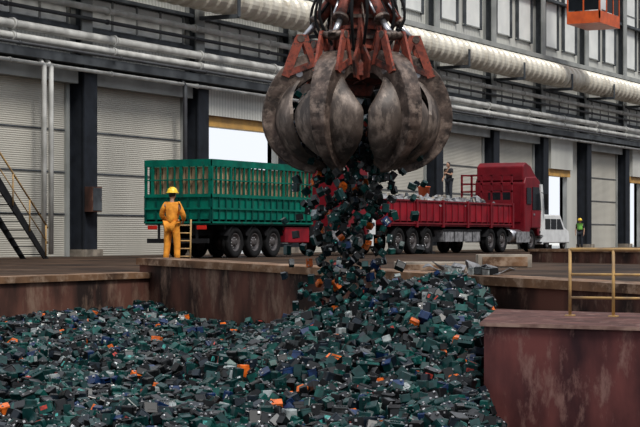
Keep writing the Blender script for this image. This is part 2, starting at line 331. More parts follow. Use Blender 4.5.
def cab(parent,x0,w,body):
    m=MB(body)
    m.prism([(0,0.75),(0,3.2),(0.2,3.5),(1.5,3.55),(2.0,3.35),(2.3,2.1),(2.36,1.4),(2.36,0.75),(1.78,0.75),(1.6,1.1),(0.75,1.1),(0.6,0.75)],0,w,body)
    m.obj('cab_body',parent,loc=(x0,0,0),bevel=0.05)
    for y0,y1 in ((-0.04,0.0),(w,w+0.04)):
        g=MB(M_glass); g.prism([(0.98,1.98),(0.98,3.05),(1.8,3.05),(2.12,1.98)],y0,y1,M_glass); g.obj('window',parent,loc=(x0,0,0))
        g=MB(M_glass); g.prism([(0.2,2.25),(0.2,3.0),(0.78,3.0),(0.78,2.25)],y0,y1,M_glass); g.obj('window',parent,loc=(x0,0,0))
    g=MB(M_glass); g.add([(2.06,0.15,3.2),(2.06,w-0.15,3.2),(2.31,w-0.15,2.12),(2.31,0.15,2.12)],[(0,1,2,3)],M_glass); g.obj('windscreen',parent,loc=(x0,0,0))
    for y0,y1,hy in ((-0.03,0.0,-0.06),(w,w+0.03,w+0.03)):
        d=MB(body); d.prism([(0.85,1.15),(0.85,1.95),(2.12,1.95),(2.22,1.5),(2.22,1.15)],y0,y1,body); d.box(1.0,1.2,hy,hy+0.03,1.72,1.8,M_chrome); d.obj('door',parent,loc=(x0,0,0))
        d=MB(M_white); d.prism([(1.98,0.8),(2.06,1.95),(1.90,3.2),(2.2,3.2),(2.42,2.0),(2.48,1.4),(2.48,0.8)],y0-0.03,y1+0.01,M_white); d.obj('corner_deflector',parent,loc=(x0,0,0))['label']='pale glossy corner air deflector'
        d=MB(M_scrap); d.box(-1.1,0.55,y0,y1,0.45,0.95,M_scrap); d.obj('side_skirt',parent,loc=(x0,0,0))['label']='pale grey side skirt'
    r=MB(body); r.prism([(0.0,3.3),(0.0,4.0),(0.35,4.2),(1.0,4.05),(1.85,3.45)],0.08,w-0.08,body); r.obj('roof_deflector',parent,loc=(x0,0,0),bevel=0.06)
    sv=MB(M_glass); sv.prism([(1.9,3.35),(2.25,3.15),(2.27,3.25),(1.9,3.47)],0.05,w-0.05,M_glass); sv.obj('sun_visor',parent,loc=(x0,0,0))
    b=MB(M_white); b.box(2.1,2.44,0.0,w,0.35,0.78,M_white); b.box(2.44,2.46,0.4,w-0.4,0.5,0.7,M_chas)
    b.obj('bumper',parent,loc=(x0,0,0),bevel=0.03)
    for q in range(3):
        s_=MB(M_chas); s_.box(1.85,2.2,-0.04,0.1,0.42+0.25*q,0.47+0.25*q,M_chas); s_.obj('step',parent,loc=(x0,0,0))
    for y in (0.08,w-0.35):
        b=MB(M_chrome); b.box(2.37,2.42,y,y+0.27,0.85,1.1,M_chrome); b.obj('headlight',parent,loc=(x0,0,0))
    gr=MB(M_chas); gr.box(2.36,2.37,0.3,w-0.3,1.0,1.85,M_chas)
    for i in range(5): gr.box(2.37,2.39,0.3,w-0.3,1.02+0.17*i,1.07+0.17*i,M_chrome)
    gr.obj('grille',parent,loc=(x0,0,0))
    for y in (-0.33,w+0.18):
        mm=MB(M_chas); mm.box(2.1,2.25,y,y+0.15,2.0,2.75,M_chas)
        mm.tube([(2.0,0 if y<0 else w,2.85),(2.17,y+0.07,2.7)],0.02,M_chas,6)
        mm.obj('mirror',parent,loc=(x0,0,0),bevel=0.02)

# ---------------- green truck
gt=empty('cargo_truck',(49.6,29.9,0)); top(gt,'green stake-sided cargo truck loaded with tan crates','truck')
WD=2.55; GL=7.0
m=MB(M_chas); m.box(0.2,12.0,0.75,0.9,0.75,1.1,M_chas); m.box(0.2,12.0,1.65,1.8,0.75,1.1,M_chas)
for x in (1,3,5,7,9,11): m.box(x,x+0.12,0.1,WD-0.1,0.95,1.1,M_chas)
m.obj('chassis',gt)
m=MB(M_greenD); m.box(0,GL,0,WD,1.1,1.28,M_greenD); m.obj('bed_floor',gt)
def sideboard(axis,y,L_,flip):
    m=MB(M_green)
    sgn=-1 if not flip else 1
    def bx(a0,a1,b0,b1,z0,z1,mt):
        b0,b1=sorted((y+sgn*b0,y+sgn*b1))
        if axis=='X': m.box(a0,a1,b0,b1,z0,z1,mt)
        else: m.box(b0,b1,a0,a1,z0,z1,mt)
    bx(0,L_,-0.04,0,1.15,2.05,M_green)
    k=int(round(L_/0.45))
    for i in range(k+1):
        a=i*(L_-0.06)/k; bx(a,a+0.06,0,0.04,1.15,2.05,M_greenD)
    for z in (1.15,1.6,2.0): bx(0,L_,0,0.05,z,z+0.06,M_green)
    return m
sideboard('X',0,GL,False).obj('side_board',gt); sideboard('X',WD,GL,True).obj('side_board',gt)
sideboard('Y',0,WD,False).obj('tailgate',gt)
def fence(axis,y,L_,sgn,sp):
    m=MB(M_green)
    def bx(a0,a1,b0,b1,z0,z1):
        b0,b1=sorted((y+sgn*b0,y+sgn*b1))
        if axis=='X': m.box(a0,a1,b0,b1,z0,z1,M_green)
        else: m.box(b0,b1,a0,a1,z0,z1,M_green)
    k=max(2,int(round(L_/sp)))
    for i in range(k+1):
        a=i*(L_-0.07)/k; bx(a,a+(0.10 if i%4==0 else 0.04),-0.03,0.03,1.95,3.2)
    for z,h in ((2.05,0.06),(2.55,0.04),(3.02,0.22)): bx(0,L_,-0.035,0.035,z,z+h)
    return m
fence('X',0,GL,-1,0.30).obj('stake_fence',gt); fence('X',WD,GL,1,0.30).obj('stake_fence',gt); fence('Y',0,WD,-1,0.28).obj('stake_fence',gt)
for x in (1.7,3.0,4.3): 
    for y,fp in ((0.2,False),(WD-0.2,True)): wheel(gt,x,y,1.0,fp)
wheel(gt,11.1,0.2); wheel(gt,11.1,WD-0.2,1,True)
for x in (1.7,3.0,4.3):
    m=MB(M_chas); 
    pts=[(x+0.62*math.cos(t),0.62*math.sin(t)+R) for t in [math.pi*(0.12+0.76*i/8) for i in range(9)]]
    vs=[(a,-0.0,b) for a,b in pts]+[(a,0.4,b) for a,b in pts]
    m.add(vs,[(i,i+1,i+10,i+9) for i in range(8)],M_chas); m.obj('mudguard',gt)
m=MB(M_chas); m.box(-0.05,0.05,0.1,WD-0.1,0.5,0.65,M_chas); m.box(-0.02,0.02,0.5,0.58,0.6,1.1,M_chas); m.box(-0.02,0.02,1.97,2.05,0.6,1.1,M_chas); m.obj('rear_bumper',gt)
for y in (0.15,WD-0.5): m=MB(M_light); m.box(-0.08,-0.04,y,y+0.35,0.95,1.08,M_light); m.obj('tail_light',gt)
m=MB(M_red); m.box(5.1,6.9,0.05,0.35,0.5,1.05,M_red); m.obj('side_guard',gt,bevel=0.03)['label']='red side guard box'
cab(gt,9.65,WD-0.05,M_redB)
for i in range(4):
    c=MB(M_ply); x0=0.12+i*1.7
    c.box(x0,x0+1.64,0.14,WD-0.14,1.28,2.96+0.05*(i%2),M_dark_gap)
    for j in range(8): 
        xx=x0+j*0.206; c.box(xx,xx+0.165,0.095,0.14,1.3,2.98,M_ply)
    for j in range(10):
        yy=0.14+j*0.228; c.box(x0-0.035,x0,yy,yy+0.18,1.3,2.98,M_ply)
    c.box(x0,x0+1.64,0.14,WD-0.14,2.96,3.0,M_ply)
    top(c.obj('wooden_crate',loc=(49.6,29.9,0)),'tan slatted wooden crate standing on the green truck bed','crate','crates on the green truck')

# ---------------- red truck
rt=empty('flatbed_truck',(62.9,29.9,0)); top(rt,'red articulated truck with a low-sided trailer of scrap','truck')
TL=13.3
m=MB(M_chas); m.box(0.1,16.8,0.75,0.9,0.8,1.15,M_chas); m.box(0.1,16.8,1.65,1.8,0.8,1.15,M_chas); m.obj('chassis',rt)
m=MB(M_red); m.box(0,TL,0,WD,1.15,1.35,M_red); m.obj('bed_floor',rt)
for y,sg in ((0,-1),(WD,1)):
    m=MB(M_red); y0,y1=sorted((y,y-sg*0.05)); m.box(0,TL,y0,y1,1.2,2.2,M_red)
    for i in range(6):
        a=i*(TL-0.1)/5; ya,yb=sorted((y,y+sg*0.08)); m.box(a,a+0.16,ya,yb,1.1,2.24,M_redB)
    for i in range(20):
        a=0.5+i*0.65; ya,yb=sorted((y,y+sg*0.035)); m.box(a,a+0.06,ya,yb,1.3,2.14,M_redB)
    for z in (1.22,2.14): ya,yb=sorted((y,y+sg*0.05)); m.box(0,TL,ya,yb,z,z+0.07,M_redB)
    m.obj('side_board',rt)
m=MB(M_red); m.box(-0.05,0,0,WD,1.2,2.2,M_red); m.obj('tailgate',rt)
m=MB(M_redB); m.box(TL,TL+0.08,0,WD,1.2,2.4,M_redB)
for i in range(6): m.box(TL,TL+0.08,i*0.494,i*0.494+0.08,2.4,3.55,M_redB)
for z in (2.75,3.1,3.5): m.box(TL,TL+0.08,0,WD,z,z+0.08,M_redB)
m.obj('headboard',rt)
for x in (1.25,2.6,4.0):
    for y,fp in ((0.2,False),(WD-0.2,True)): wheel(rt,x,y,1.04,fp)
for x in (10.9,12.3,15.9):
    for y,fp in ((0.2,False),(WD-0.2,True)): wheel(rt,x,y,1.04,fp)
for x in (1.25,2.6,4.0,10.9,12.3):
    m=MB(M_chas); pts=[(x+0.64*math.cos(t),0.64*math.sin(t)+R) for t in [math.pi*(0.1+0.8*i/8) for i in range(9)]]
    vs=[(a,-0.0,b) for a,b in pts]+[(a,0.4,b) for a,b in pts]
    m.add(vs,[(i,i+1,i+10,i+9) for i in range(8)],M_chas); m.obj('mudguard',rt)
m=MB(M_scrap); m.box(5.6,9.6,0.05,0.6,0.5,1.0,M_scrap); m.box(5.5,9.7,0.02,0.05,0.95,1.02,M_chas)
for q in range(4): m.box(5.7+q*1.0,5.74+q*1.0,0.03,0.05,0.5,1.0,M_chas)
m.obj('tool_box',rt,bevel=0.02)['label']='grey steel tool box under the bed'
m=MB(M_chrome); m.tube([(13.5,0.35,0.75),(14.9,0.35,0.75)],0.3,M_chrome,20); m.obj('fuel_tank',rt)
for y in (0.35,WD-0.5): m=MB(M_chas); m.box(5.0,5.15,y,y+0.15,0.1,1.15,M_chas); m.box(4.9,5.25,y-0.08,y+0.23,0.0,0.1,M_chas); m.obj('landing_leg',rt)
cab(rt,14.9,WD-0.05,M_redB)
m=MB(M_redB); m.box(14.86,14.9,0.2,WD-0.25,1.4,3.1,M_redB); m.box(14.84,14.86,0.7,WD-0.75,2.3,2.9,M_glass); m.obj('rear_panel',rt)
def rubble(x0,x1,y0,y1,z0,amp,nx,ny,name,base):
    m=MB(M_scrap); vs=[]
    for i in range(nx+1):
        for j in range(ny+1):
            u_,v_=i/nx,j/ny; e=min(1,6*min(u_,1-u_))*min(1,4*min(v_,1-v_))
            z=z0+e*amp*(0.6+0.9*noise.noise(Vector((u_*14,v_*4,3)))+0.25*random.random())
            vs.append((x0+(x1-x0)*u_,y0+(y1-y0)*v_,max(z0,z)))
    fs=[(i*(ny+1)+j,(i+1)*(ny+1)+j,(i+1)*(ny+1)+j+1,i*(ny+1)+j+1) for i in range(nx) for j in range(ny)]
    m.add(vs,fs,M_scrap)
    m.box(x0,x1,y0,y1,1.36,z0,M_scrap)
    for q in range(260):
        u_,v_=random.random(),random.random(); a=random.uniform(0.06,0.2)
        Rm=Euler((random.random()*6,random.random()*6,random.random()*6)).to_matrix()
        c=Vector((x0+(x1-x0)*u_,y0+(y1-y0)*v_,z0+amp*0.6*min(1,6*min(u_,1-u_))*min(1,4*min(v_,1-v_))+random.uniform(0,0.08)))
        bx=[Vector((sx*a,sy*a*0.6,sz*a*0.25)) for sx,sy,sz in [(-1,-1,-1),(1,-1,-1),(1,1,-1),(-1,1,-1),(-1,-1,1),(1,-1,1),(1,1,1),(-1,1,1)]]
        m.add([Rm@b+c for b in bx],[(0,3,2,1),(4,5,6,7),(0,1,5,4),(1,2,6,5),(2,3,7,6),(3,0,4,7)],random.choice([M_scrap,M_colL,M_scrap,M_beam,M_conc]))
    return m.obj(name,loc=base)
o=rubble(0.2,13.1,0.1,2.45,2.0,0.45,50,12,'scrap_load',(62.9,29.9,0)); top(o,'grey heap of broken scrap filling the red trailer','scrap',kind='stuff')
m=MB(M_cabO); m.lathe([(0,0),(0.2,0),(0.26,0.5),(0.28,0.5),(0.28,0.54),(0.22,0.54),(0.18,0.06),(0,0.06)],M_cabO,n=18)
top(m.obj('bucket',loc=(pU(424,31),31,2.3)),'orange plastic bucket on the scrap load','bucket')

# ---------------- minivan
s_=17.2; P_=.887*(1250-552)/s_; vu=pU(543,P_)
vn=empty('minivan',(vu,P_,0)); top(vn,'white minivan parked beyond the red truck','van')
m=MB(M_white); m.prism([(0,0.35),(0,1.0),(0.12,1.85),(0.4,2.0),(2.9,2.0),(3.7,1.25),(4.4,1.05),(4.5,0.7),(4.5,0.35)],0,1.75,M_white); m.obj('body',vn,bevel=0.06)
m=MB(M_glass); m.add([(-0.01,0.2,1.1),(-0.01,1.55,1.1),(0.09,1.55,1.75),(0.09,0.2,1.75)],[(0,1,2,3)],M_glass); m.obj('rear_window',vn)
for x0,x1 in ((0.35,1.2),(1.3,2.2)): m=MB(M_glass); m.box(x0,x1,-0.015,0,1.15,1.75,M_glass); m.obj('window',vn)
m=MB(M_glass); m.prism([(2.3,1.15),(2.3,1.75),(2.85,1.75),(3.4,1.15)],-0.015,0,M_glass); m.obj('window',vn)
for x in (0.8,3.6): 
    wheel(vn,x,0.12,0.62); wheel(vn,x,1.63,0.62,True)
for y in (0.08,1.5): m=MB(M_light); m.box(-0.03,0,y,y+0.17,0.95,1.3,M_light); m.obj('tail_light',vn)

# ---------------- people
def skin_mesh(name,chains,rad,mats):
    me=bpy.data.meshes.new(name); names=list(rad.keys()); idx={n:i for i,n in enumerate(names)}
    verts=[rad[n][0] for n in names]; edges=[]
    for c in chains:
        for a,b in zip(c[:-1],c[1:]): edges.append((idx[a],idx[b]))
    me.from_pydata(verts,edges,[])
    o=bpy.data.objects.new(name+'_tmp',me); COL.objects.link(o)
    sk=o.modifiers.new('s','SKIN'); sk.use_smooth_shade=True
    ss=o.modifiers.new('u','SUBSURF'); ss.levels=1; ss.render_levels=1
    for i,n in enumerate(names):
        r=rad[n][1]; d=me.skin_vertices[0].data[i]; d.radius=r if isinstance(r,tuple) else (r,r); d.use_root=(i==0)
    dg=bpy.context.evaluated_depsgraph_get(); dg.update()
    m2=bpy.data.meshes.new_from_object(o.evaluated_get(dg))
    bpy.data.objects.remove(o)
    m2.materials.clear()
    for m in mats: m2.materials.append(m)
    for p in m2.polygons: p.use_smooth=True; p.material_index=0
    return m2
def person(loc,yaw,label,J,m_top,m_leg,helmet=None,m_boot=M_blk,vest=None,H=1.0,group=None):
    root=empty('person',loc,(0,0,yaw)); root.scale=(H,)*3; top(root,label,'person',group)
    base=dict(pelvis=(0,0,.95),belly=(0,0,1.12),chest=(0.01,0,1.32),neck=(0,0,1.49),skull=(.015,0,1.60),
        shL=(0,.17,1.42),elL=(0,.25,1.14),wrL=(.08,.24,.90),shR=(0,-.17,1.42),elR=(0,-.25,1.14),wrR=(.08,-.24,.90),
        hiL=(0,.09,.92),knL=(.02,.10,.50),anL=(0,.10,.09),toL=(.16,.12,.04),hiR=(0,-.09,.92),knR=(.02,-.10,.50),anR=(0,-.10,.09),toR=(.16,-.12,.04))
    base.update(J); b={k:Vector(v) for k,v in base.items()}
    rad={'pelvis':.10,'belly':.09,'chest':.105,'neck':.05,'skull':.06,'shL':.055,'elL':.043,'wrL':.028,'shR':.055,'elR':.043,'wrR':.028,
        'hiL':.08,'knL':.052,'anL':.036,'toL':.03,'hiR':.08,'knR':.052,'anR':.036,'toR':.03}
    R_={k:(b[k],rad[k]) for k in rad}
    ch=[['pelvis','belly','chest','neck','skull'],['chest','shL','elL','wrL'],['chest','shR','elR','wrR'],['pelvis','hiL','knL','anL','toL'],['pelvis','hiR','knR','anR','toR']]
    for S,sg in (('L',1),('R',-1)):
        d=(b['wr'+S]-b['el'+S]).normalized(); side=Vector((1,0,0)) if abs(d.x)<0.7 else Vector((0,0,1)); side=(side-d*side.dot(d)).normalized(); pn=d.cross(side)*sg
        pc=b['wr'+S]+d*0.05; R_['pa'+S]=(pc,(.036,.018)); ch.append(['wr'+S,'pa'+S])
        for i,(o_,ln) in enumerate(((-.03,.065),(-.01,.078),(.01,.073),(.03,.058))):
            k1=pc+d*0.045+side*-o_; k2=k1+d*ln*0.5+pn*0.012; k3=k2+d*ln*0.35+pn*0.028
            for q,(kk,r) in enumerate(((k1,.0095),(k2,.009),(k3,.007))): R_['f%s%d%d'%(S,i,q)]=(kk,r)
            ch.append(['pa'+S]+['f%s%d%d'%(S,i,q) for q in range(3)])
        t1=b['wr'+S]+d*0.03+side*0.035; t2=t1+d*0.035+side*0.02+pn*0.015
        R_['t%s1'%S]=(t1,.011); R_['t%s2'%S]=(t2,.009); ch.append(['wr'+S,'t%s1'%S,'t%s2'%S])
    me=skin_mesh('body',ch,R_,[M_skin])
    hd=MB(M_skin); c=b['skull']+Vector((0.01,0,0.05))
    hd.sphere(c,(.098,.078,.118),M_skin,16,12); hd.sphere(c+Vector((.045,0,-.075)),(.045,.042,.04),M_skin,10,6)
    hd.sphere(c+Vector((.10,0,-.02)),(.018,.013,.024),M_skin,8,6)
    for y in (-1,1):
        hd.sphere(c+Vector((.0,y*.08,-.01)),(.016,.01,.028),M_skin,8,6)
        hd.sphere(c+Vector((.088,y*.03,.01)),(.008,.012,.007),M_hair,8,6)
    hd.sphere(c+Vector((.088,0,-.062)),(.007,.022,.005),M_light,8,6)
    hm=hd.mesh('h'); bm=bmesh.new(); bm.from_mesh(me); bm.from_mesh(hm); bm.to_mesh(me); bm.free()
    me.materials.append(M_hair); me.materials.append(M_light)
    o=bpy.data.objects.new('body',me); COL.objects.link(o); o.parent=root
    long=m_top is M_orange
    Rj={'chest':(b['chest'],.16),'belly':(b['belly'],.15),'pelvis':(b['pelvis']+Vector((0,0,-.04)),.155),'neck':(b['chest'].lerp(b['neck'],.8),.07)}
    for S in 'LR':
        Rj['sh'+S]=(b['sh'+S],.082); Rj['el'+S]=(b['el'+S] if long else b['sh'+S].lerp(b['el'+S],.75),.068)
        if long: Rj['wr'+S]=(b['wr'+S],.05)
    cj=[['chest','belly','pelvis'],['chest','neck']]+[['chest','sh'+S,'el'+S]+(['wr'+S] if long else []) for S in 'LR']
    o=bpy.data.objects.new('jacket' if long else 'shirt',skin_mesh('j',cj,Rj,[m_top])); COL.objects.link(o); o.parent=root
    Rt={'pelvis':(b['pelvis'],.14)}
    for S in 'LR': Rt['hi'+S]=(b['hi'+S],.112); Rt['kn'+S]=(b['kn'+S],.09); Rt['an'+S]=(b['an'+S]+Vector((0,0,.03)),.075)
    o=bpy.data.objects.new('trousers',skin_mesh('t',[['pelvis','hi'+S,'kn'+S,'an'+S] for S in 'LR'],Rt,[m_leg])); COL.objects.link(o); o.parent=root
    for S in 'LR':
        a=b['an'+S]; t=b['to'+S]
        bt=MB(m_boot); bt.tube([(a.x-.03,a.y,a.z+.06),(a.x-.02,a.y,a.z-.02)],[.055,.06],m_boot,12)
        mid=(a+t)/2; bt.sphere((mid.x+.0,mid.y,mid.z-.0),(.15,.052,.055),m_boot,12,8); bt.obj('boot',root)
    if helmet:
        h=MB(helmet); c2=c+Vector((-.005,0,.035))
        prof=[(.135,0.0),(.13,.015),(.122,.05),(.10,.10),(.06,.13),(0,.14)]
        h.lathe(prof,helmet,n=20,c=c2); h.lathe([(.0,.005),(.15,.0),(.152,.012),(.12,.02)],helmet,n=20,c=c2)
        h.box(c2.x+.09,c2.x+.185,c2.y-.07,c2.y+.07,c2.z,c2.z+.012,helmet); h.box(c2.x-.1,c2.x+.1,-.012,.012,c2.z+.1,c2.z+.145,helmet)
        h.obj('helmet',root)
    h=MB(M_hair); h.sphere(c+Vector((-.018,0,.022)),(.098,.086,.112),M_hair,14,10); h.obj('hair',root)
    if vest:
        Rv={'chest':(b['chest'],.185),'belly':(b['belly'],.175),'n':(b['chest'].lerp(b['neck'],.5),.12)}
        o=bpy.data.objects.new('vest',skin_mesh('v',[['chest','belly'],['chest','n']],Rv,[vest])); COL.objects.link(o); o.parent=root
    return root
VIEW=TH
wp=px(172,40.5)
person((wp.x,wp.y,0),VIEW-0.35,'worker in orange overalls and yellow helmet seen from behind',
   dict(elL=(.04,.30,1.17),wrL=(.20,.20,1.02),elR=(.02,-.29,1.15),wrR=(.20,-.2,1.05),hiL=(0,.10,.92),knL=(.03,.13,.5),anL=(-.02,.15,.09),toL=(.14,.19,.04),anR=(0,-.13,.09),toR=(.16,-.16,.04),knR=(.03,-.12,.5)),
   M_orange,M_orange,M_hel,H=1.06)
tp=Vector((pU(449,31.2),31.2,2.28))
person(tp,VIEW+2.4,'person in black shirt standing on the scrap load',
   dict(elL=(.10,.24,1.18),wrL=(.27,.10,1.24),elR=(.0,-.26,1.16),wrR=(.16,-.22,1.0),skull=(.05,0,1.59),chest=(.03,0,1.32)),M_black,M_navy,H=0.97)
vp=Vector((pU(580,34.6),34.6,0))
person(vp,VIEW+2.8,'person in hi-vis green vest and helmet beside the wall',{},M_black,M_navy,M_hel,vest=M_vest,H=0.99)

lp=px(184,39); ld=empty('step_ladder',(lp.x,lp.y,0),(0,0,VIEW-1.57)); top(ld,'narrow yellow steel step ladder beside the worker','ladder')
for xx in (-0.16,0.16):
    m=MB(M_yel); m.tube([(xx,0,0),(xx,0.25,1.15)],0.022,M_yel,8); m.obj('rail',ld)
for i in range(5): m=MB(M_yel); m.tube([(-0.16,0.05+0.045*i,0.2+0.2*i),(0.16,0.05+0.045*i,0.2+0.2*i)],0.018,M_yel,8); m.obj('rung',ld)

# ---------------- railing on block
r0=px(570,83,-0.25); r1=px(735,86,-0.25); rv=(r1-r0)
rl=empty('guard_railing',r0); top(rl,'ochre yellow steel guard railing on the maroon block','railing')
for t in (0,0.27,0.62,1.0):
    p=rv*t; m=MB(M_yel); m.tube([(p.x,p.y,0),(p.x,p.y,0.81)],0.020,M_yel,8); m.box(p.x-.05,p.x+.05,p.y-.05,p.y+.05,0,0.015,M_yel); m.obj('post',rl)
for z,r in ((0.80,0.022),(0.50,0.016),(0.22,0.016)):
    m=MB(M_yel); m.tube([(0,0,z),(rv.x,rv.y,z)],r,M_yel,8); m.obj('rail',rl)
for x0,x1,s0,h in ((395,470,50,0.20),(478,532,44,0.30)):
    a=px(x0,s0); b=px(x1,s0); d=(b-a); an=math.atan2(d.y,d.x)
    m=MB(M_conc); m.box(0,d.length,0,0.6,0,h,M_conc); m.box(0.1,d.length-0.1,-0.02,0,0.03,h-0.05,M_rustL)
    top(m.obj('concrete_kerb',loc=a,rot=(0,0,an),bevel=0.02),'pale worn concrete kerb beside the pit rim','kerb','kerbs by the pit')
a=px(530,36); b=px(700,40); d=b-a; m=MB(M_rust); m.box(0,d.length,0,0.5,0,0.3,M_rust); m.box(-0.03,d.length,-0.05,0.55,0.3,0.37,M_rustL)
top(m.obj('low_wall',loc=a,rot=(0,0,math.atan2(d.y,d.x))),'low rust-brown dividing wall on the hall floor','wall')

# ---------------- crane cab
cp=Vector((pU(600,33),33,13.0)); cc=empty('crane_cab',cp); top(cc,'orange overhead crane operator cab hanging high up','crane cab')
m=MB(M_cabO); m.box(0,3.6,0,2.0,0,0.25,M_cabO); m.box(0,3.6,0,0.08,0.25,0.7,M_cabO); m.box(0,0.08,0,2,0.25,0.7,M_cabO); m.obj('platform',cc)
m=MB(M_cabO); 
for x in (0,1.2,2.4,3.52): m.box(x,x+0.08,0,0.08,0.7,3.2,M_cabO)
for y in (0.96,1.92): m.box(0,0.08,y,y+0.08,0.7,3.2,M_cabO)
m.box(0,3.6,0,2,3.2,3.4,M_cabO); m.obj('frame',cc)
m=MB(M_glass); m.box(1.28,3.5,0.03,0.05,0.75,2.6,M_glass); m.box(0.03,0.05,0.1,1.9,0.75,2.6,M_glass); m.obj('window',cc)
m=MB(M_white); m.box(0.2,1.1,0.02,0.06,0.8,1.9,M_white); m.obj('door',cc)
m=MB(M_beam); m.box(1.5,1.9,0.8,1.2,3.4,8,M_beam); m.obj('hanger',cc)

# ---------------- grapple
CZ=26.0; CX=0.545
gp=W(CX,CZ,0); G=empty('grapple',(gp.x,gp.y,1.7),(0,0,TH-math.pi/2)); top(G,'worn six-tine orange-peel grapple releasing scrap batteries','grapple')
def interp(pts,n):
    P=[Vector(p) for p in pts]; P=[P[0]*2-P[1]]+P+[P[-1]*2-P[-2]]; out=[]
    segs=len(P)-3
    for i in range(n+1):
        t=i/n*segs; k=min(int(t),segs-1); f=t-k; a,b,c,d=P[k:k+4]
        out.append(0.5*((2*b)+(c-a)*f+(2*a-5*b+4*c-d)*f*f+(3*b-a-3*c+d)*f**3))
    return out
prof=interp([(0.38,1.42),(0.64,1.50),(0.96,1.33),(1.19,1.03),(1.27,0.70),(1.18,0.38),(0.94,0.12),(0.60,-0.03)],32)
def tine_mesh():
    m=MB(M_clawA); n=len(prof); vs=[]
    for i,p in enumerate(prof):
        t=i/(n-1); d=(prof[min(i+1,n-1)]-prof[max(i-1,0)]).normalized(); nn=Vector((d.y,-d.x))
        dep=0.20*(1-t)**0.5+0.11+0.10*math.exp(-((t-0.28)/0.15)**2); w=0.14*(1-t)+0.055
        o_=p+nn*dep*0.5; i_=p-nn*dep*0.5
        for q,hw in ((o_,w),(i_,w)):
            vs+= [(q.x,-hw,q.y),(q.x,hw,q.y)]
    fs=[]
    for i in range(n-1):
        a=4*i;b=a+4
        fs+=[(a,a+1,b+1,b),(a+2,b+2,b+3,a+3),(a,b,b+2,a+2),(a+1,a+3,b+3,b+1)]
    fs+=[(0,2,3,1),(4*n-4,4*n-3,4*n-1,4*n-2)]
    m.add(vs,fs,M_clawA)
    m.tube([(0.42,-0.2,1.42),(0.42,0.2,1.42)],0.075,M_clawR,14)
    m.tube([(0.86,-0.17,1.36),(0.86,0.17,1.36)],0.06,M_chrome,12)
    return m.mesh('tine')
def shell_mesh():
    m=MB(M_clawS,M_clawIn); pr=prof[10:]; n=len(pr); K=12
    def surf(inset,mt):
        vs=[]
        for i,p in enumerate(pr):
            t=i/(n-1)
            hw=0.475*min(1,(0.32+t*2.0))*(1-max(0,(t-0.55)/0.45)**1.7*0.80)
            for j in range(K+1):
                q=2*j/K-1; a=hw*q
                r=p.x-0.05-0.09*q*q*(1-t*0.5)-inset
                vs.append((r*math.cos(a),(r+inset)*math.sin(a),p.y+0.05*q*q*(0.3+t)+inset*0.5*t))
        return vs
    fs=[(i*(K+1)+j,(i+1)*(K+1)+j,(i+1)*(K+1)+j+1,i*(K+1)+j+1) for i in range(n-1) for j in range(K)]
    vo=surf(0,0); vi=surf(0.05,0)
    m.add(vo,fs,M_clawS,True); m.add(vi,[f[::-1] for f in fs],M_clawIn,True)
    o=len(vo); V_=vo+vi; rim=[]
    for i in range(n-1):
        for j in (0,K): a=i*(K+1)+j; b=(i+1)*(K+1)+j; rim.append((a,b,b+o,a+o))
    for j in range(K):
        for i in (0,n-1): a=i*(K+1)+j; rim.append((a,a+1,a+1+o,a+o))
    m.add(V_,rim,M_clawS)
    return m.mesh('shell')
def ear_mesh():
    m=MB(M_clawO)
    for y in (-0.19,0.15):
        m.prism([(0.60,1.46),(0.68,1.46),(0.82,1.84),(0.74,1.93)],y,y+0.04,M_clawO)
        m.prism([(0.76,1.93),(0.90,1.93),(1.12,1.34),(1.01,1.30)],y,y+0.04,M_clawO)
        m.prism([(0.66,1.46),(0.68,1.55),(1.04,1.41),(1.02,1.32)],y,y+0.04,M_clawR)
    m.tube([(0.84,-0.2,1.87),(0.84,0.2,1.87)],0.055,M_clawA,12)
    return m.mesh('bracket')
def cyl_mesh():
    m=MB(M_clawR); m.tube([(0.24,0,2.62),(0.60,0,2.12)],0.095,M_clawR,14); m.tube([(0.30,0,2.54),(0.34,0,2.48)],0.12,M_clawA,14); m.tube([(0.58,0,2.15),(0.61,0,2.11)],0.12,M_clawA,14)
    m.tube([(0.36,0.11,2.5),(0.58,0.11,2.2)],0.022,M_blk,8); m.tube([(0.36,-0.11,2.5),(0.58,-0.11,2.2)],0.018,M_chrome,8)
    return m.mesh('hydraulic_cylinder')
def rod_mesh():
    m=MB(M_chrome); m.tube([(0.58,0,2.14),(0.82,0,1.87)],0.045,M_chrome,12); m.tube([(0.82,-.06,1.87),(0.82,.06,1.87)],0.075,M_clawA,12); return m.mesh('piston_rod')
tm,sm,em,cm_,rm=tine_mesh(),shell_mesh(),ear_mesh(),cyl_mesh(),rod_mesh()
def add(me,name,par,rot=0.0):
    o=bpy.data.objects.new(name,me); COL.objects.link(o); o.parent=par; o.rotation_euler=(0,0,rot); return o
for k in range(6):
    a=math.radians(60*k+5)
    t=add(tm,'tine',G,a); b=t.modifiers.new('b','BEVEL'); b.width=0.012; b.segments=1; b.limit_method='ANGLE'
    s_=add(sm,'shell',t); s_['label']='scooped worn steel shell'
    add(em,'bracket',t)['label']='faded red painted hinge frame'
    c=add(cm_,'hydraulic_cylinder',G,a); add(rm,'piston_rod',c)
m=MB(M_clawR)
m.lathe([(0,1.05),(0.20,1.05),(0.26,1.2),(0.40,1.26),(0.50,1.32),(0.50,1.5),(0.42,1.58),(0.36,1.64),(0.35,2.3),(0.42,2.38),(0.48,2.44),(0.48,2.62),(0.36,2.68),(0.24,2.75),(0,2.75)],M_clawR,n=24,smooth=False)
for j in range(12):
    t=2*math.pi*j/12; m.tube([(0.42*math.cos(t),0.42*math.sin(t),2.6),(0.42*math.cos(t),0.42*math.sin(t),2.68)],0.025,M_clawA,6)
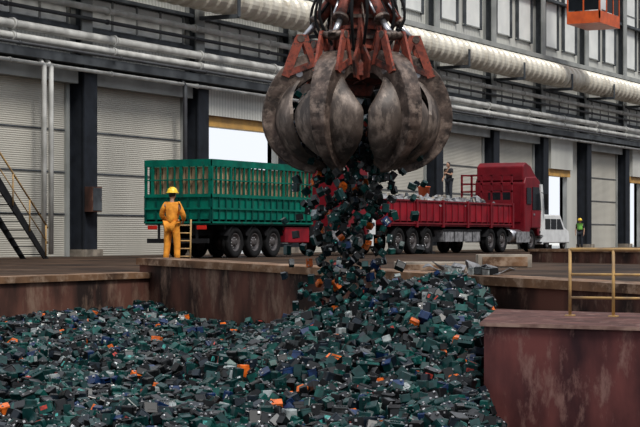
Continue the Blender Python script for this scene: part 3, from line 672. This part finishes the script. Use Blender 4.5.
for j,zz in enumerate((1.72,1.86,2.0,2.16)):
    m.lathe([(0.35,zz),(0.40,zz),(0.40,zz+0.05),(0.35,zz+0.05)],M_clawA if j%2 else M_clawO,n=20,smooth=False)
for j in range(14):
    t=2*math.pi*j/14+0.2; r=0.40; m.tube([(r*math.cos(t),r*math.sin(t),1.55),((r+.03)*math.cos(t+.3),(r+.03)*math.sin(t+.3),2.0),(r*math.cos(t+.15),r*math.sin(t+.15),2.4)],0.016,[M_blk,M_clawA,M_clawO][j%3],6)
for k in range(6):
    a=math.radians(60*k+5); ca,sa=math.cos(a),math.sin(a)
    for off in (-0.20,0.20):
        p=[(0.2,1.20),(0.54,1.28),(0.60,1.52),(0.46,1.72),(0.36,2.15),(0.2,2.2)]
        vs=[]
        for dy in (off-0.02,off+0.02):
            for r,z in p: vs.append((r*ca-dy*sa,r*sa+dy*ca,z))
        m.add(vs,[tuple(range(6)),tuple(range(11,5,-1))]+[(i,(i+1)%6,(i+1)%6+6,i+6) for i in range(6)],M_clawR)
m.obj('hub',G)
m=MB(M_clawA); m.tube([(0,0,2.7),(0,0,3.1)],0.16,M_clawA,18); m.box(-0.22,0.22,-0.07,0.07,3.05,3.45,M_clawR); m.tube([(-0.12,0,3.3),(-0.12,0,6.5)],0.035,M_chas,8); m.tube([(0.12,0,3.3),(0.12,0,6.5)],0.035,M_chas,8); m.obj('suspension',G)['label']='swivel and wire ropes'
for k in range(6):
    for off,rr in ((22,0.0),(40,0.06)):
        a=math.radians(60*k+off); ca,sa=math.cos(a),math.sin(a)
        h=MB(M_blk); pts=interp([(0.44*ca,0.44*sa,2.5),((0.58+rr)*ca,(0.58+rr)*sa,2.5),((0.66+rr)*ca,(0.66+rr)*sa,2.15),(0.50*ca,0.50*sa,1.8),(0.38*ca,0.38*sa,1.6)],14)
        h.tube(pts,0.022,M_blk,8); h.obj('hose',G)
# ---------------- batteries
cases=[('case_dark_teal',(0.004,0.036,0.035),0.36),('case_black',(0.005,0.006,0.007),0.34),('case_slate',(0.007,0.014,0.022),0.10),('case_teal',(0.006,0.075,0.064),0.105),('case_grey',(0.04,0.047,0.05),0.02),('case_orange',(0.80,0.16,0.02),0.016),('case_pale',(0.32,0.36,0.36),0.014),('case_blue',(0.006,0.025,0.085),0.04)]
BM=[]
for nm,c,_ in cases: BM.append(mat(nm,c,tuple(q*0.45 for q in c),rough=0.30,scale=14,spec=0.30))
LB=[mat('label_white',(0.55,0.57,0.57),(0.06,0.09,0.09),rough=0.4,scale=30,contrast=(0.48,0.54)),mat('label_teal',(0.04,0.28,0.25),(0.01,0.06,0.06),rough=0.4,scale=30,contrast=(0.45,0.55)),mat('label_red',(0.50,0.05,0.03),(0.15,0.02,0.02),rough=0.5,scale=30)]
MET=mat('lead_terminal',(0.40,0.40,0.41),rough=0.4,metal=0.6)
ALL=BM+LB+[MET]; cw=np.array([c[2] for c in cases]); cw=cw/cw.sum()
def bx(x0,x1,y0,y1,z0,z1,slot):
    return ([(x0,y0,z0),(x1,y0,z0),(x1,y1,z0),(x0,y1,z0),(x0,y0,z1),(x1,y0,z1),(x1,y1,z1),(x0,y1,z1)],[(0,3,2,1),(4,5,6,7),(0,1,5,4),(1,2,6,5),(2,3,7,6),(3,0,4,7)],slot)
def blk(a,b,z0,z1,ch,slot):
    poly=[(-a+ch,-b),(a-ch,-b),(a,-b+ch),(a,b-ch),(a-ch,b),(-a+ch,b),(-a,b-ch),(-a,-b+ch)]
    vs=[(x,y,z0) for x,y in poly]+[(x,y,z1) for x,y in poly]
    return (vs,[tuple(range(7,-1,-1)),tuple(range(8,16))]+[(i,(i+1)%8,(i+1)%8+8,i+8) for i in range(8)],slot)
V=[]
V.append([blk(.070,.050,-.058,.038,.008,0),blk(.074,.054,.038,.056,.009,1),bx(-.058,-.036,-.036,-.014,.056,.072,3),bx(.036,.058,-.036,-.014,.056,.072,3),bx(-.045,.030,-.052,-.050,-.02,.022,2)])
V.append([blk(.080,.046,-.052,.042,.008,0),blk(.084,.050,.042,.058,.009,1)]+[bx(-.07+.028*i,-.055+.028*i,-.008,.008,.058,.067,3 if i in(0,5) else 1) for i in range(6)]+[bx(-.03,.035,.046,.048,-.02,.02,2)])
V.append([bx(-.07,.07,-.05,-.045,-.05,.05,0),bx(-.07,.07,.045,.05,-.05,.05,0),bx(-.07,-.065,-.05,.05,-.05,.05,0),bx(.065,.07,-.05,.05,-.05,.05,0),bx(-.07,.07,-.05,.05,-.05,-.044,0),bx(-.024,-.02,-.045,.045,-.05,.04,1),bx(.02,.024,-.045,.045,-.05,.04,1)])
V.append([blk(.056,.048,-.055,.044,.010,0),blk(.050,.043,.044,.058,.008,1),bx(-.03,.03,-.050,-.048,-.02,.02,2),bx(-.008,.008,-.008,.008,.058,.07,3)])
V.append([blk(.062,.042,-.045,.045,.007,0),bx(-.062,.062,-.046,.046,.018,.026,1),blk(.056,.037,.045,.056,.006,1),bx(.062,.064,-.025,.025,-.025,.01,2)])
def flat(v):
    vs=[];fs=[];ss=[]
    for a,b,c in v:
        o=len(vs); vs+=a; fs+=[tuple(i+o for i in f) for f in b]; ss+=[c]*len(b)
    return np.array(vs),fs,ss
VF=[flat(v) for v in V]
def choose():
    v=np.random.choice(5,p=[.34,.26,.02,.19,.19]); c=np.random.choice(8,p=cw)
    l=c if random.random()<0.75 else (np.random.choice(8,p=cw)); 
    if c!=5 and l==5 : l=1
    lb=8+random.choice([0,0,1,1,2]) if random.random()<0.40 else c
    return int(v),int(c),int(l),int(lb)
cache={}
def bmesh_for(key):
    if key in cache: return cache[key]
    v,c,l,lb=key; vs,fs,ss=VF[v]; me=bpy.data.meshes.new('scrap_battery'); me.from_pydata([tuple(x) for x in vs],[],fs)
    for q in (c,l,lb,11): me.materials.append(ALL[q])
    me.polygons.foreach_set('material_index',ss)
    bm=bmesh.new(); bm.from_mesh(me)
    big=[e for e in bm.edges if e.calc_length()>0.07]
    bmesh.ops.bevel(bm,geom=big,offset=0.004,segments=1,affect='EDGES',clamp_overlap=True)
    bmesh.ops.recalc_face_normals(bm,faces=bm.faces); bm.to_mesh(me); bm.free(); cache[key]=me; return me
def hfield(X,Z):
    base=-1.42+ (Z-18)/13*0.47
    if X<-2.2: base+=0.16*min(1,(-2.2-X)/2.0)*min(1,max(0,(Z-20)/7))
    base-=0.14*math.exp(-((X+1.7)/0.9)**2/2-((Z-28.5)/3.0)**2/2)
    h=base+1.05*math.exp(-((X-1.7)/1.65)**2/2-((Z-25.8)/ (3.9 if Z<25.8 else 3.0))**2/2)
    if X>1.75 and Z<20: h-=0.6*min(1,(X-1.75)/0.3)
    h+=0.20*noise.noise(Vector((X*0.55,Z*0.4,1)))+0.11*noise.noise(Vector((X*1.7,Z*1.5,5)))
    return h
def inside(p,mar=0.1):
    if p.y>A.y-0.12-mar: return False
    rel=Vector((p.x-A.x,p.y-A.y,0)); 
    if rel.dot(nrm)<0.14+mar: return False
    r=Vector((p.x-N1.x,p.y-N1.y,0))
    # keep clear of the block and the ledge: left of N1->F1, left of F1->rim
    d=(F1-N1); cr=d.x*r.y-d.y*r.x
    r2=Vector((p.x-F1.x,p.y-F1.y,0)); d2=Vector((k0[0]-F1.x,k0[1]-F1.y,0)); cr2=d2.x*r2.y-d2.y*r2.x
    zz=p.x*CT+p.y*ST; zf=F1.x*CT+F1.y*ST
    if zz>zf:
        return cr2>mar*d2.length
    if cr<mar*d.length:
        e=FRv-Vector((N1.x,N1.y,0)); c2=e.x*r.y-e.y*r.x
        if c2>-mar*e.length: return False
    return True
def rrot(flatp,sg=0.28):
    if random.random()<flatp: 
        return Euler((random.gauss(0,sg)+random.choice([0,0,0,1.57,-1.57]),random.gauss(0,sg)+random.choice([0,0,0,1.57]),random.uniform(0,6.28)))
    return Euler((random.uniform(0,6.28),random.uniform(0,6.28),random.uniform(0,6.28)))
pieces=[]
for layer,(step,lo,hi) in enumerate(((0.15,-0.04,0.01),(0.155,0.05,0.115))):
    Z=15.0
    while Z<36:
        X=-0.185*Z-0.5
        while X<5:
            x=X+random.uniform(-.07,.07); z=Z+random.uniform(-.07,.07)
            p=W(x,z)
            if inside(p,0.10):
                pieces.append((choose(),Vector((p.x,p.y,hfield(x,z)+random.uniform(lo,hi))),rrot(0.75 if layer else 0.5,0.35),random.uniform(0.72,1.25),x,z,hfield(x,z),layer))
            X+=step
        Z+=step
print('pile pieces',len(pieces))
def inframe(pc):
    s=F/pc[5]; xx=320+pc[4]*s; yy=HOR+(CH-pc[6]-0.05)*s; return 0<xx<484 and yy<424
near=sorted([i for i,pc in enumerate(pieces) if pc[7]==1 and inframe(pc)],key=lambda i:pieces[i][5])[:130]
ns=set(near)
def label_for(key):
    cn={0:'dark teal',1:'black',2:'slate grey',3:'teal green',4:'grey',5:'orange',6:'pale grey',7:'dark blue'}[key[1]]
    k=['scrap battery with terminals','scrap battery with filler caps','broken open battery case','squat scrap battery with one cap','small scrap battery'][key[0]]
    return cn+' '+k
for i in near:
    key,pos,R_,s=pieces[i][:4]
    o=bpy.data.objects.new('scrap_battery',bmesh_for(key)); COL.objects.link(o); o.location=pos; o.rotation_euler=R_; o.scale=(s,)*3
    top(o,label_for(key)+' lying on the heap','battery','scrap batteries')
VS=[];FS=[];MI=[];off=0
def put(key,pos,R_,s):
    global off,FS,MI
    vs,fs,ss=VF[key[0]]
    Rm=np.array(R_.to_matrix())*s
    VS.append(vs@Rm.T+np.array(pos)); mp=(key[1],key[2],key[3],11)
    FS+=[tuple(q+off for q in f) for f in fs]; MI+=[mp[q] for q in ss]; off+=len(vs)
for i,pc in enumerate(pieces):
    if i not in ns: put(*pc[:4])
cnt=0; NI=162
while cnt<520:
    t=random.random()**1.1; z=2.25-2.6*t
    core=0.40-0.06*min(1,t*1.3)
    x=CX-0.03-0.08*t+random.gauss(0,core)
    if random.random()<0.15: x+=random.choice([-1,-1,1])*abs(random.gauss(0,0.4))
    d=CZ+random.gauss(0,0.33)
    if abs(x-CX)>1.2: continue
    if z<hfield(x,d)+0.12: continue
    key=choose(); s=random.uniform(0.45,0.9)
    if random.random()<0.015: key=(0,5,5,5)
    e=Euler((random.random()*6.28,random.random()*6.28,random.random()*6.28))
    if cnt<NI:
        s=random.uniform(0.65,1.0)
        o=bpy.data.objects.new('scrap_battery',bmesh_for(key)); COL.objects.link(o); o.location=W(x,d-0.1,z); o.rotation_euler=e; o.scale=(s,)*3
        top(o,label_for(key)+' falling from the grapple','battery','scrap batteries')
    else: put(key,W(x,d,z),e,s)
    cnt+=1
for q in range(200):
    a=random.uniform(0,6.28); r=0.95*math.sqrt(random.random()); z=1.76+0.55*(r/1.0)**2*0.9+random.uniform(0,0.6)
    put(choose(),W(CX+r*math.cos(a),CZ+r*math.sin(a),z),rrot(0),random.uniform(0.7,1.1))
gv=[];gidx={}
stp=0.3; nx=36; nz=74
for i in range(nz):
    for j in range(nx):
        z=14.6+i*stp; x=-7.2+j*stp; p=W(x,z)
        if inside(p,-0.02): gidx[(i,j)]=off+len(gv); gv.append((p.x,p.y,hfield(x,z)-0.03))
for i in range(nz-1):
    for j in range(nx-1):
        q=[(i,j),(i,j+1),(i+1,j+1),(i+1,j)]
        if all(k in gidx for k in q): FS.append(tuple(gidx[k] for k in q)); MI.append(1)
VS.append(np.array(gv)); VV=np.concatenate(VS)
me=bpy.data.meshes.new('battery_heap'); me.from_pydata(VV.tolist(),[],FS)
for m_ in ALL: me.materials.append(m_)
me.polygons.foreach_set('material_index',MI); me.update()
o=bpy.data.objects.new('battery_heap',me); COL.objects.link(o); top(o,'big heap of crushed teal and black scrap batteries','battery heap','scrap batteries',kind='stuff')
for i in range(8):
    dd=rim_d(random.uniform(425,485)); q=along(dd,random.uniform(-0.35,0.1))
    key=(random.choice([3,2,0]),random.choice([4,6,1]),4,8)
    o=bpy.data.objects.new('scrap_battery',bmesh_for(key)); COL.objects.link(o); o.location=(q[0],q[1],0.29-0.34*dd/(L+8)+0.055)
    o.rotation_euler=(random.gauss(0,.1),random.gauss(0,.1),random.random()*6.28)
    top(o,label_for(key)+' resting on the pit rim','battery','scrap batteries')
for i,(xp,hh) in enumerate(((418,.12),(432,.17),(444,.14),(458,.20),(470,.15),(482,.12))):
    dd=rim_d(xp); q=along(dd,-0.3); m=MB(M_scrap); vs=[]
    n=6; w_=0.16+0.05*(i%3)
    for a in range(n+1):
        for b in range(3):
            vs.append((w_*(a/n*2-1),(b-1)*0.09+0.03*math.sin(a*1.3+i),max(0.006,hh*0.5+hh*0.5*math.sin(a*0.9+i*1.7)*(0.5+0.3*b))))
    m.add(vs,[(a*3+b,(a+1)*3+b,(a+1)*3+b+1,a*3+b+1) for a in range(n) for b in range(2)],M_scrap)
    o=m.obj('scrap_sheet',loc=(q[0],q[1],0.30-0.34*dd/(L+8)),rot=(0,0,VIEW-1.57+0.5*i)); so=o.modifiers.new('s','SOLIDIFY'); so.thickness=0.012
    top(o,'crumpled grey metal sheet offcut on the pit rim','scrap metal','metal offcuts on the rim')

# ---------------- light, world, camera
w=bpy.data.worlds.new('w'); scene.world=w; w.use_nodes=True
nt=w.node_tree; bg=nt.nodes['Background']
tc=nt.nodes.new('ShaderNodeTexCoord'); sp=nt.nodes.new('ShaderNodeSeparateXYZ'); nt.links.new(tc.outputs['Generated'],sp.inputs[0])
mz=nt.nodes.new('ShaderNodeMapRange'); mz.inputs[1].default_value=0.10; mz.inputs[2].default_value=0.8; mz.inputs[3].default_value=0.26; mz.inputs[4].default_value=1.25; nt.links.new(sp.outputs['Z'],mz.inputs[0])
my=nt.nodes.new('ShaderNodeMapRange'); my.inputs[1].default_value=0.0; my.inputs[2].default_value=0.25; my.inputs[3].default_value=0.26; my.inputs[4].default_value=1.05; nt.links.new(sp.outputs['Y'],my.inputs[0])
mm=nt.nodes.new('ShaderNodeMath'); mm.operation='MAXIMUM'; nt.links.new(mz.outputs[0],mm.inputs[0]); nt.links.new(my.outputs[0],mm.inputs[1])
nt.links.new(mm.outputs[0],bg.inputs[1]); bg.inputs[0].default_value=(0.88,0.92,1.0,1)
sl=bpy.data.lights.new('skylight_sun','SUN'); sl.energy=2.9; sl.angle=0.2; sl.color=(1,0.96,0.90)
so=bpy.data.objects.new('skylight_sun',sl); COL.objects.link(so)
d=Vector((0.35,0.52,-0.88)).normalized(); so.rotation_euler=d.to_track_quat('-Z','Y').to_euler(); so.location=(20,0,20)
cd=bpy.data.cameras.new('camera'); co=bpy.data.objects.new('camera',cd); COL.objects.link(co)
co.location=(0,0,CH); co.rotation_euler=(math.pi/2,0,TH-math.pi/2); cd.sensor_width=36; cd.lens=F/640*36; cd.shift_y=(HOR-213.5)/640; cd.clip_end=500; cd.clip_start=0.1
scene.camera=co
